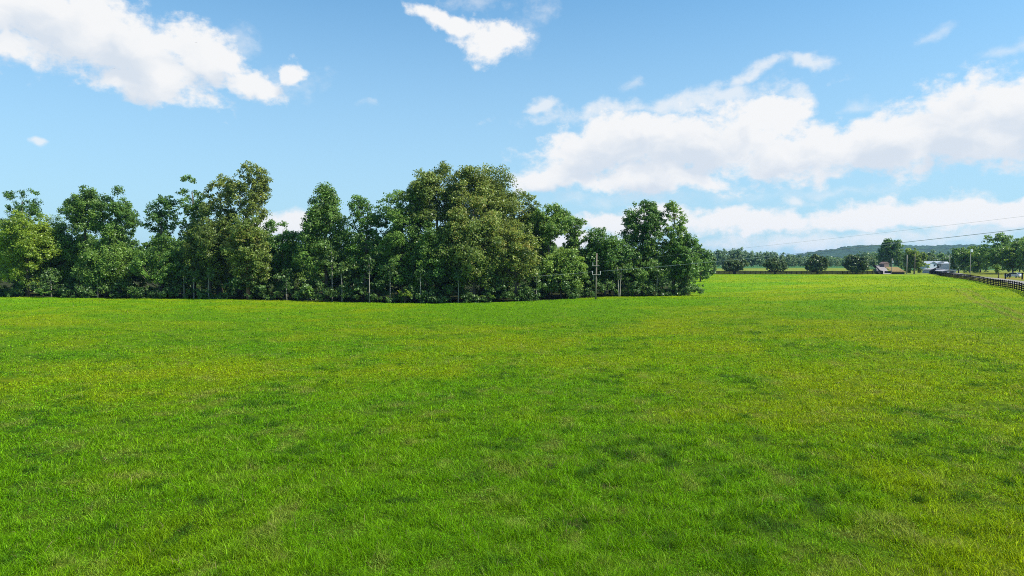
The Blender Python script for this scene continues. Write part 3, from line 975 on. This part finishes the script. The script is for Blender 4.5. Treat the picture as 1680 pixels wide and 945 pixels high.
# far tree line beyond the meadow: a few builds, copied
labf = 'distant tree in the dark line beyond the meadow'
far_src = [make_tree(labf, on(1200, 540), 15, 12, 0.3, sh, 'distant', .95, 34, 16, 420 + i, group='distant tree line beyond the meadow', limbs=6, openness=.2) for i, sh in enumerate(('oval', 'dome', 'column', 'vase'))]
rng = random.Random(9)
x = 1166; k = 0
FT_X = [1150, 1190, 1210, 1228, 1245, 1270, 1290, 1310, 1335, 1370, 1410, 1450]
FT_Y = [412, 408, 405, 409, 411, 412, 416, 420, 421, 424, 424, 420]
for row in range(2):
    x = 1160 + row * 6
    while x < 1452:
        d = 545 + row * 16 + rng.uniform(-6, 6)
        b = on(x, d)
        top = np.interp(x, FT_X, FT_Y) + rng.uniform(-1.5, 3.5) + row * 1
        sc = (P(x, top, d)[2] - b[2]) / 15
        sx = sc * rng.uniform(.75, 1.05)
        src = far_src[k % 4]
        if k < 4:
            src.location = tuple(b); src.scale = (sx, sx, sc); src.rotation_euler.z = rng.uniform(0, 6)
        else:
            copy_tree(src, b, rng.uniform(0, 6.28), (sx, sx, sc))
        k += 1
        x += rng.uniform(7, 12) * (1 + .25 * row)

RIGHT = [
    ('large round-topped dark tree behind the tan-roofed shed', 1461, 440, 390, 35, dict(shape='dome', leafm='dark', leaf=.8, nl=60, dens=26, seed=431)),
    ('tree with dark left side and bright right side between the pale poles', 1499, 350, 406, 32, dict(shape='dome', leafm='bright', leaf=.7, nl=56, dens=34, seed=432, tint=-.25)),
    ('pale grey-green tree behind the blue-grey house', 1524, 440, 414, 26, dict(shape='oval', leafm='far', leaf=.8, nl=34, dens=26, seed=433)),
    ('dark tree behind the gabled house', 1546, 450, 416, 24, dict(shape='dome', leafm='dark', leaf=.8, nl=30, dens=26, seed=434)),
    ('leafy bright green tree right of the white house', 1590, 335, 404, 36, dict(shape='dome', leafm='bright', leaf=.65, nl=58, dens=32, seed=435, tint=.08)),
    ('green tree left of the thin pole with a white lamp', 1572, 345, 403, 24, dict(shape='dome', leafm='mid', leaf=.65, nl=40, dens=32, seed=436)),
    ('green tree right of the thin pole with a white lamp', 1607, 322, 410, 34, dict(shape='dome', leafm='bright', leaf=.65, nl=48, dens=32, seed=437, tint=.08)),
    ('tallest tree at the right with an uneven spiky top', 1634, 300, 381, 44, dict(shape='vase', leafm='mid', leaf=.6, nl=58, dens=34, seed=438, openness=.4, tint=.12, bark=BARK_PALE)),
    ('bright green tree next to the right edge of the photo', 1661, 292, 392, 36, dict(shape='dome', leafm='bright', leaf=.6, nl=54, dens=34, seed=439, tint=.1)),
    ('green tree cut by the right edge of the photo', 1694, 285, 384, 48, dict(shape='dome', leafm='mid', leaf=.6, nl=60, dens=34, seed=440, tint=.1)),
    ('dark tree standing behind the tallest spiky tree', 1608, 390, 400, 44, dict(shape='dome', leafm='dark', leaf=.8, nl=46, dens=26, seed=441)),
    ('darker tree behind the two trees at the right edge', 1672, 380, 388, 50, dict(shape='dome', leafm='dark', leaf=.8, nl=50, dens=26, seed=442)),
    ('small grey-green tree left of the large round-topped tree', 1430, 470, 417, 30, dict(shape='dome', leafm='far', leaf=.8, nl=34, dens=24, seed=443)),
    ('low dark tree between round-topped tree and blue-grey house', 1483, 470, 410, 34, dict(shape='dome', leafm='far', leaf=.8, nl=34, dens=24, seed=444)),
]
for lab, x, d, top, w, kw in RIGHT:
    kw['dens'] = kw['dens'] * 1.15
    placed(lab, x, d, top, w * 1.25, .2, group='trees around the houses', limbs=10, **kw)
placed('small young tree with thin dark trunk on the mown verge', 1637.5, 226, 432, 13, 1.6, shape='oval', leafm='bright', leaf=.38, nl=18, dens=60, seed=450, trunk_r=.14, name='young_tree', limbs=8)

# wooded background joining the hills, behind houses: many crowns read as one mass
def build_woods():
    rng = np.random.default_rng(31)
    lobes = []
    for i in range(1500):
        x = rng.uniform(1290, 1800); d = rng.uniform(600, 1100)
        X = (x - 840) / FPX * d
        base = gz(X, d)
        h = rng.uniform(6, 13) * (1.0 if x > 1400 else .75)
        lobes.append((X, d, base + h * rng.uniform(.45, 1) , rng.uniform(2.2, 4.2)))
    C, D, T = fill_lobes(rng, np.array(lobes), 4.5, 1.8)
    V, F = leaf_cloud(rng, C, D, 1.8)
    o = link('woods', np_mesh('woods', V, F, LEAF['far'], False, {'tint': np.repeat(T, 4)}))
    tag(o, 'far wood spreading below the blue hills behind the houses', 'woods', kind='stuff')


build_woods()

# ------------------------------------------------------------------ fences
def board_fence(label, pts, spacing=2.44, height=1.42, rails=4, board=.17, group=None, lift=None):
    pts = [np.array(p[:2], float) for p in pts]
    root = thing('board_fence', label, 'fence', (pts[0][0], pts[0][1], gz(*pts[0])), 0, group)
    o3 = np.array(root.location)
    samples = []
    for a, b in zip(pts[:-1], pts[1:]):
        L_ = np.linalg.norm(b - a); n = max(1, int(round(L_ / spacing)))
        for i in range(n): samples.append(a + (b - a) * i / n)
    samples.append(pts[-1])
    rg = random.Random(len(samples))
    P3 = []
    for s in samples:
        z = gz(s[0], s[1]) + (lift(s) if lift else 0)
        P3.append(np.array([s[0], s[1], z]))
    d0 = pts[-1] - pts[0]
    mesh_post = None
    for i, p in enumerate(P3):
        q = P3[min(i + 1, len(P3) - 1)] - P3[max(i - 1, 0)]
        if mesh_post is None:
            po = MB().box((0, 0, (height + .12) / 2 - .15), (.15, .15, height + .42)).build('post', BLACK_BOARD, root, .01)
            mesh_post = po.data
        else:
            po = link('post', mesh_post, root)
        po.location = tuple(p - o3); po.rotation_euler = (rg.uniform(-.015, .015), rg.uniform(-.015, .015), math.atan2(q[1], q[0]))
    for r_ in range(rails):
        zc = .24 + (height - .30) * r_ / (rails - 1)
        V, F = [], []
        for i, p in enumerate(P3):
            q = P3[min(i + 1, len(P3) - 1)] - P3[max(i - 1, 0)]
            t = q[:2] / np.linalg.norm(q[:2]); nn = np.array([t[1], -t[0]])
            if i in (0, len(P3) - 1): pass
            for o_, zz in ((-.115, -board / 2), (-.08, -board / 2), (-.08, board / 2), (-.115, board / 2)):
                V.append((p[0] + nn[0] * o_ - o3[0], p[1] + nn[1] * o_ - o3[1], p[2] + zc + zz + rg.uniform(-.012, .012) - o3[2]))
        for i in range(len(P3) - 1):
            for k_ in range(4):
                F.append([i * 4 + k_, i * 4 + (k_ + 1) % 4, (i + 1) * 4 + (k_ + 1) % 4, (i + 1) * 4 + k_])
        link('rail', np_mesh('rail', np.array(V), np.array(F), BLACK_BOARD), root)
    return root


F0 = FENCE_A - FD * 22
board_fence('black four-board fence running along the road on the right', [F0, FENCE_B - FD * 3])
board_fence('black board fence crossing the far end of the field behind the round trees', [P(1128, 450, 309)[:2], P(1448, 450, 317)[:2]], spacing=2.44, board=.32)
board_fence('black fence climbing beside the driveway at the meadow corner', [P(1448.5, 450, 318)[:2], P(1441, 444, 380)[:2], P(1433, 440, 440)[:2]], spacing=3.2,
            lift=lambda s: max(0, (s[1] - 318)) * .012)
board_fence('short black fence slanting up towards the gabled house', [P(1525, 448, 345)[:2], P(1541, 446, 395)[:2]], spacing=2.6, lift=lambda s: max(0, (s[1] - 345)) * .05)

# ------------------------------------------------------------------ poles and wires
def build_main_pole():
    b = P(977.3, 490.5, 141.0); b[2] = gz(b[0], b[1])
    top = P(979, 415.5, 141.0)
    root = thing('utility_pole', 'weathered wooden utility pole with crossarms in front of the wood', 'utility pole', b)
    o = np.array(b)
    t = top - o
    MB().tube([(0, 0, -.4), tuple(t * .5), tuple(t)], [.20, .165, .125], 12).build('pole', WOOD_POLE, root, smooth=True)

    def at(y):
        return (P(978.4, y, 141.0) - o)
    m = 141.0 / FPX
    u = at(436.0)
    MB().box((u[0] - .15, -.2, u[2]), (12.5 * m, .10, .10), .15).build('crossarm', WOOD_PALE, root, .01)
    MB().tube([(u[0] - 6 * m, -.2, u[2]), (u[0] - 6 * m, -.2, u[2] + 5.5 * m)], [.07, .05], 8).build('insulator', INSUL, root)
    l = at(450.5)
    MB().box((l[0], -.2, l[2]), (14.5 * m, .10, .10), .15).build('crossarm', WOOD_PALE, root, .01)
    for s in (-1, 1):
        ins = MB().tube([(l[0] + s * 6.6 * m, -.2 + s * .14, l[2]), (l[0] + s * 6.6 * m, -.2 + s * .14, l[2] + 6.0 * m)], [.055, .05], 8)
        for kk in range(3):
            zz = l[2] + (2.2 + 1.2 * kk) * m
            ins.tube([(l[0] + s * 6.6 * m, -.2 + s * .14, zz), (l[0] + s * 6.6 * m, -.2 + s * .14, zz + .05)], [.10, .06], 10)
        ins.build('insulator', INSUL, root)
    MB().box((l[0] - .55, -.28, l[2] - .5), (.05, .04, 1.2), 0).build('brace', METAL_GREY, root)
    return o


build_main_pole()


def wire(name, label, A, B, sag, r):
    A, B = np.array(A), np.array(B)
    pts = []
    for i in range(41):
        t = i / 40
        p = A * (1 - t) + B * t
        p[2] -= 4 * sag * t * (1 - t)
        pts.append(tuple(p))
    o = MB().tube(pts, [r] * len(pts), 6).build(name, WIRE, None, smooth=True)
    return tag(o, label, 'power line', 'overhead wires')


wire('power_line', 'dark lower overhead wire rising from the utility pole to the right edge', P(983, 445.3, 140.8), P(1900, 349.5, 72), .45, .034)
wire('power_line', 'faint thin upper overhead wire above the round trees', P(979, 430.5, 140.8), P(1900, 328, 74), .35, .011)
wire('power_line', 'overhead wire running left from the utility pole into the wood', P(971, 446, 140.8), P(868, 454, 144), .05, .022)


def small_pole(label, x, d, top, r=.14, mat=WOOD_PALE, arm=None, box=False, head=False, lean=0.):
    b = on(x, d)
    h = P(x, top, d)[2] - b[2]
    root = thing('utility_pole', label, 'utility pole', b, 0, 'poles by the road and houses')
    MB().tube([(0, 0, -.3), (lean * .5, 0, h * .5), (lean, 0, h)], [r * 1.2, r, r * .8], 8).build('pole', mat, root, smooth=True)
    if arm:
        MB().box((lean, -.12, h - .5), (arm, .12, .14)).build('crossarm', mat, root)
    if box:
        MB().tube([(.3, -.1, h - 2.2), (.3, -.1, h - 1.1)], [.28, .28], 10).build('transformer', simple_mat('transformer_paint', (.7, .72, .74), .4, .05), root)
    if head:
        MB().box((.25, -.2, h - .3), (.7, .45, 1.0)).build('lamp_head', simple_mat('lamp_white', (.8, .82, .84), .4, .05), root, .05)
    return b + np.array([0, 0, h])


small_pole('short pale pole with a transformer in front of the tan roof', 1462.5, 335, 424, .16, box=True)
small_pole('thick pale wooden pole between the shed and the bright tree', 1487, 338, 418.5, .20)
pA = small_pole('thin brownish pole in front of the dark and bright tree', 1500, 342, 415, .17, WOOD_POLE)
pB = small_pole('grey pole with a wire left of the white house', 1557, 320, 418.5, .15, WOOD_PALE, arm=1.8)
small_pole('tall thin pole with a white lamp near the road', 1591, 245, 410, .11, WOOD_PALE, head=True)
wire('power_line', 'slack pale wire sloping down left from the grey pole at the houses', pB + np.array([-.5, 0, -.5]), P(1532, 425, 375), .8, .05)

# ------------------------------------------------------------------ houses, shed
WHITE_SIDING = simple_mat('white_siding', (.50, .51, .53), .7, .06, 1.2, .2, stretch=(.3, .3, 6))
BLUE_SIDING = simple_mat('blue_grey_siding', (.50, .57, .62), .7, .06, 1.2, .2, stretch=(.3, .3, 6))
GREY_SHINGLE = simple_mat('grey_shingles', (.30, .30, .32), .85, .2, 2.5, .1)
PALE_ROOF = simple_mat('pale_metal_roof', (.48, .49, .52), .45, .06, 1.0, .4)
TAN_ROOF = simple_mat('tan_roof', (.20, .145, .06), .85, .18, 1.2, .1)
GLASS = simple_mat('dark_window_glass', (.02, .024, .03), .12, .2, .5, .6)
TRIM = simple_mat('white_trim', (.78, .78, .78), .6, .04, 2, .2)
DARK_OPEN = simple_mat('dark_boarding', (.035, .035, .04), .7, .3, 2, .2)


def house(label, x, d, W, D, H, rise, rz, wall_m, roof_m, wins, name='house', zoff=0., doors=(), porch=None):
    """gable end towards -Y before turning; wins: (x, z, w, h) on the gable front"""
    b = on(x, d); b[2] += zoff
    root = thing(name, label, 'house', b, rz)
    MB().prism([(-W / 2, -.8), (W / 2, -.8), (W / 2, H), (0, H + rise), (-W / 2, H)], -D / 2, D / 2, 'y').build('wall', wall_m, root)
    ov = .4
    rf = MB()
    for s in (-1, 1):
        sl = rise / (W / 2)
        e = s * (W / 2 + ov)
        poly = [(0, H + rise + .02), (e, H - ov * sl + .02), (e, H - ov * sl + .20), (0, H + rise + .22)]
        rf.prism(poly, -D / 2 - ov, D / 2 + ov, 'y')
    rf.build('roof', roof_m, root)
    for (wx, wz, ww, wh) in wins:
        f = MB().box((wx, -D / 2 - .03, wz), (ww + .16, .06, wh + .16)).build('window', TRIM, root)
        MB().box((wx, -D / 2 - .075, wz), (ww, .03, wh)).build('pane', GLASS, f)
    for (wx, wz, ww, wh) in doors:
        MB().box((wx, -D / 2 - .04, wz), (ww, .08, wh)).build('door', DARK_OPEN, root)
    MB().box((W * .18, D * .1, H + rise * .8), (.6, .6, 1.4)).build('chimney', GREY_SHINGLE, root) if name == 'house' and rise > 1 and porch is None else None
    if porch:
        pw, pd, ph = porch
        MB().box((0, -D / 2 - pd / 2, ph), (pw, pd, .18)).build('porch_roof', roof_m, root)
        for s in (-1, -.33, .33, 1):
            MB().box((s * (pw / 2 - .15), -D / 2 - pd + .15, ph / 2 - .05), (.16, .16, ph - .09)).build('porch_post', TRIM, root)
    return root


house('small blue-grey house with one small square window', 1522, 400, 5.2, 7, 2.9, 1.3, R(12), BLUE_SIDING, PALE_ROOF, [(1.0, 2.0, .9, .9)], zoff=2.2)
house('white gabled house with a row of dark windows', 1536, 405, 7.0, 9, 2.7, 1.5, R(-5), WHITE_SIDING, PALE_ROOF, [(-2.0, 1.9, 1.3, 1.5), (-.3, 1.9, 1.3, 1.5), (1.5, 1.9, 1.3, 1.5)], zoff=2.4, porch=(6.6, 1.2, 2.9))
house('white flat-fronted house right of the gabled house', 1555.5, 400, 6.2, 10, 3.3, .9, R(38), WHITE_SIDING, PALE_ROOF, [(1.2, 1.9, .8, 1.0)], zoff=2.2)
house('low grey garage with dark openings below the houses', 1549, 372, 8.5, 6, 1.9, .6, R(10), simple_mat('grey_boarding', (.36, .35, .38), .8, .12, 1.5, .1), GREY_SHINGLE, [], name='garage', zoff=-.8, doors=((-2.2, .9, 2.4, 1.9), (1.6, .9, 2.4, 1.9)))
house('low grey shed left of the garage with pale roof edge', 1530, 378, 8.0, 6, 1.9, .7, R(6), simple_mat('grey_block_wall', (.42, .41, .44), .8, .12, 1.5, .1), GREY_SHINGLE, [(-1.5, 1.1, 1.2, .8), (1.4, 1.1, 1.2, .8)], name='shed', zoff=0.)


def tan_shed():
    b = on(1467, 345)
    root = thing('shed', 'low shed with a broad tan roof behind the black fence', 'shed', b, R(8))
    W, D = 7.2, 7
    MB().box((0, 0, .6), (W - .8, D - .8, 2.0)).build('wall', DARK_OPEN, root)
    MB().prism([(-D / 2, 1.1), (D / 2 - 1, 3.55), (D / 2 - 1, 3.75), (-D / 2, 1.3)], -W / 2, W / 2, 'x').build('roof', TAN_ROOF, root)
    b = on(1450, 420)
    root = thing('shed', 'tiny pinkish shed at the top of the driveway', 'shed', b + np.array([0, 0, 2.0]), R(20))
    MB().box((0, 0, .6), (4.0, 3.4, 2.6)).build('wall', simple_mat('pinkish_boards', (.17, .12, .11), .8, .1), root)
    MB().prism([(-2.4, 1.9), (2.4, 1.9), (0, 3.0)], -1.9, 1.9, 'y').build('roof', simple_mat('dull_red_roof', (.15, .10, .09), .8, .15), root)


tan_shed()

# ------------------------------------------------------------------ road side: car, posts
def build_car():
    b = on(1661.5, 224); b[2] += .12
    ang = math.atan2(FD[1], FD[0]) + R(52)
    root = thing('parked_car', 'silver car with dark windows on the road beyond the black fence', 'car', b, ang)
    paint = simple_mat('silver_paint', (.62, .64, .67), .3, .04, 2, .5, .3)
    prof = [(-2.3, .38), (2.3, .38), (2.35, .70), (2.25, .98), (1.15, 1.08), (.55, 1.58), (-1.5, 1.64), (-2.15, 1.15), (-2.32, .9)]
    MB().prism(prof, -.90, .90, 'y').build('body', paint, root, .06)
    for s in (-1, 1):
        MB().prism([(.98, 1.10), (.50, 1.50), (-1.40, 1.54), (-1.85, 1.14)], s * .915, s * .93, 'y').build('side_window', GLASS, root)
    for (x0, z0, x1, z1, nm) in ((1.20, 1.10, .62, 1.55, 'windscreen'), (-2.16, 1.20, -1.60, 1.60, 'rear_window')):
        w = MB(); n = len(w.v); s = .03 if nm == 'windscreen' else -.03
        w.v += [(x0 + s, -.78, z0 + .02), (x0 + s, .78, z0 + .02), (x1 + s, .70, z1 + .02), (x1 + s, -.70, z1 + .02), (x0 + s * 1.6, -.78, z0 + .05), (x0 + s * 1.6, .78, z0 + .05), (x1 + s * 1.6, .70, z1 + .05), (x1 + s * 1.6, -.70, z1 + .05)]
        w.f += [[0, 1, 2, 3], [7, 6, 5, 4], [0, 4, 5, 1], [1, 5, 6, 2], [2, 6, 7, 3], [3, 7, 4, 0]]
        w.build(nm, GLASS, root)
    tyre = simple_mat('tyre_rubber', (.02, .02, .02), .8, .1)
    for sx in (-1.4, 1.42):
        for sy in (-1, 1):
            wh = MB().tube([(sx, sy * .72, .34), (sx, sy * .93, .34)], [.34, .34], 18).build('wheel', tyre, root)
            MB().tube([(sx, sy * .9, .34), (sx, sy * .95, .34)], [.2, .19], 14).build('rim', METAL_GREY, wh)
    lamp = simple_mat('headlamp_lens', (.8, .82, .85), .15, .02)
    red = simple_mat('tail_lamp_lens', (.4, .02, .02), .25, .02)
    for sy in (-1, 1):
        MB().box((2.31, sy * .66, .82), (.08, .36, .16)).build('headlight', lamp, root)
        MB().box((-2.31, sy * .72, .95), (.08, .26, .24)).build('tail_light', red, root)


build_car()

for x, d, hh, lab in ((1649, 205, 1.75, 'dark gate post left of the silver car'), (1676.5, 205, 1.85, 'dark gate post right of the silver car')):
    b = on(x, d)
    o = MB().box((0, 0, hh / 2 - .1), (.28, .28, hh + .2)).box((0, 0, hh + .04), (.36, .36, .08)).build('gate_post', BLACK_BOARD, None, .01)
    o.location = tuple(b); tag(o, lab, 'post', 'gate posts by the car')
b = on(1655, 200)
root = thing('mailbox', 'dark mailbox on a post beside the silver car', 'mailbox', b, R(20))
MB().box((0, 0, .5), (.12, .12, 1.2)).build('post', BLACK_BOARD, root)
mbx = MB().prism([(-.28, 1.1), (.28, 1.1), (.28, 1.38), (.2, 1.56), (0, 1.64), (-.2, 1.56), (-.28, 1.38)], -.45, .45, 'x').build('box', BLACK_BOARD, root)

# ------------------------------------------------------------------ birds in the sky
BIRD = simple_mat('bird_feathers', (.03, .028, .026), .7, .3, 6, .2)


def bird(label, x, y, d, span, roll, yaw):
    p = P(x, y, d)
    prof = [(-.5, .02), (-.36, .06), (-.1, .10), (.15, .11), (.32, .085), (.40, .06), (.5, .01)]
    mb = MB()
    mb.tube([(0, a * .8, 0) for a, _ in prof], [r * .55 for _, r in prof], 8)
    for s in (-1, 1):
        b0 = len(mb.v)
        for (u, fr, bk, z) in ((0, .16, -.14, .03), (.35, .22, -.14, .10), (.7, .14, -.12, .13), (1.0, -.02, -.10, .10)):
            mb.v += [(s * u, fr, z), (s * u, bk, z - .005), (s * u, (fr + bk) / 2, z + .025)]
        for i in range(3):
            k0, k1 = b0 + i * 3, b0 + (i + 1) * 3
            mb.f += [[k0, k1, k1 + 2, k0 + 2], [k0 + 2, k1 + 2, k1 + 1, k0 + 1], [k0 + 1, k1 + 1, k1, k0]]
    b0 = len(mb.v)
    mb.v += [(-.03, -.36, 0), (.03, -.36, 0), (.13, -.62, 0), (-.13, -.62, 0), (-.03, -.36, .02), (.03, -.36, .02), (.12, -.62, .012), (-.12, -.62, .012)]
    mb.f += [[b0, b0 + 1, b0 + 2, b0 + 3], [b0 + 4, b0 + 7, b0 + 6, b0 + 5], [b0, b0 + 4, b0 + 5, b0 + 1], [b0 + 2, b0 + 6, b0 + 7, b0 + 3], [b0 + 1, b0 + 5, b0 + 6, b0 + 2], [b0, b0 + 3, b0 + 7, b0 + 4]]
    o = mb.build('bird', BIRD, None)
    o.location = tuple(p); o.rotation_euler = (R(12), R(roll), R(yaw)); o.scale = (span / 2,) * 3
    tag(o, label, 'bird')


bird('dark soaring bird with tilted wings below the upper left cloud', 187, 113, 130, .85, -24, 25)
bird('small dark bird in front of the upper left cloud', 321.5, 70, 150, .60, 4, -10)
bird('tiny distant bird in blue sky above the trees', 541, 249, 190, .42, 8, 30)

# ------------------------------------------------------------------ haze: one closed box of pale air
def build_haze():
    mb = MB().box((900, 900, 43), (10400, 11000, 96))
    m = bpy.data.materials.new('haze_air'); m.use_nodes = True
    nt = m.node_tree; nt.nodes.clear()
    v = nt.nodes.new('ShaderNodeVolumePrincipled')
    v.inputs['Color'].default_value = (.36, .60, 1.0, 1)
    v.inputs['Density'].default_value = 0.00007
    v.inputs['Anisotropy'].default_value = 0.2
    out = nt.nodes.new('ShaderNodeOutputMaterial')
    nt.links.new(v.outputs[0], out.inputs['Volume'])
    o = mb.build('haze', m)
    tag(o, 'thin pale summer haze over the whole landscape', 'haze', kind='stuff')


build_haze()
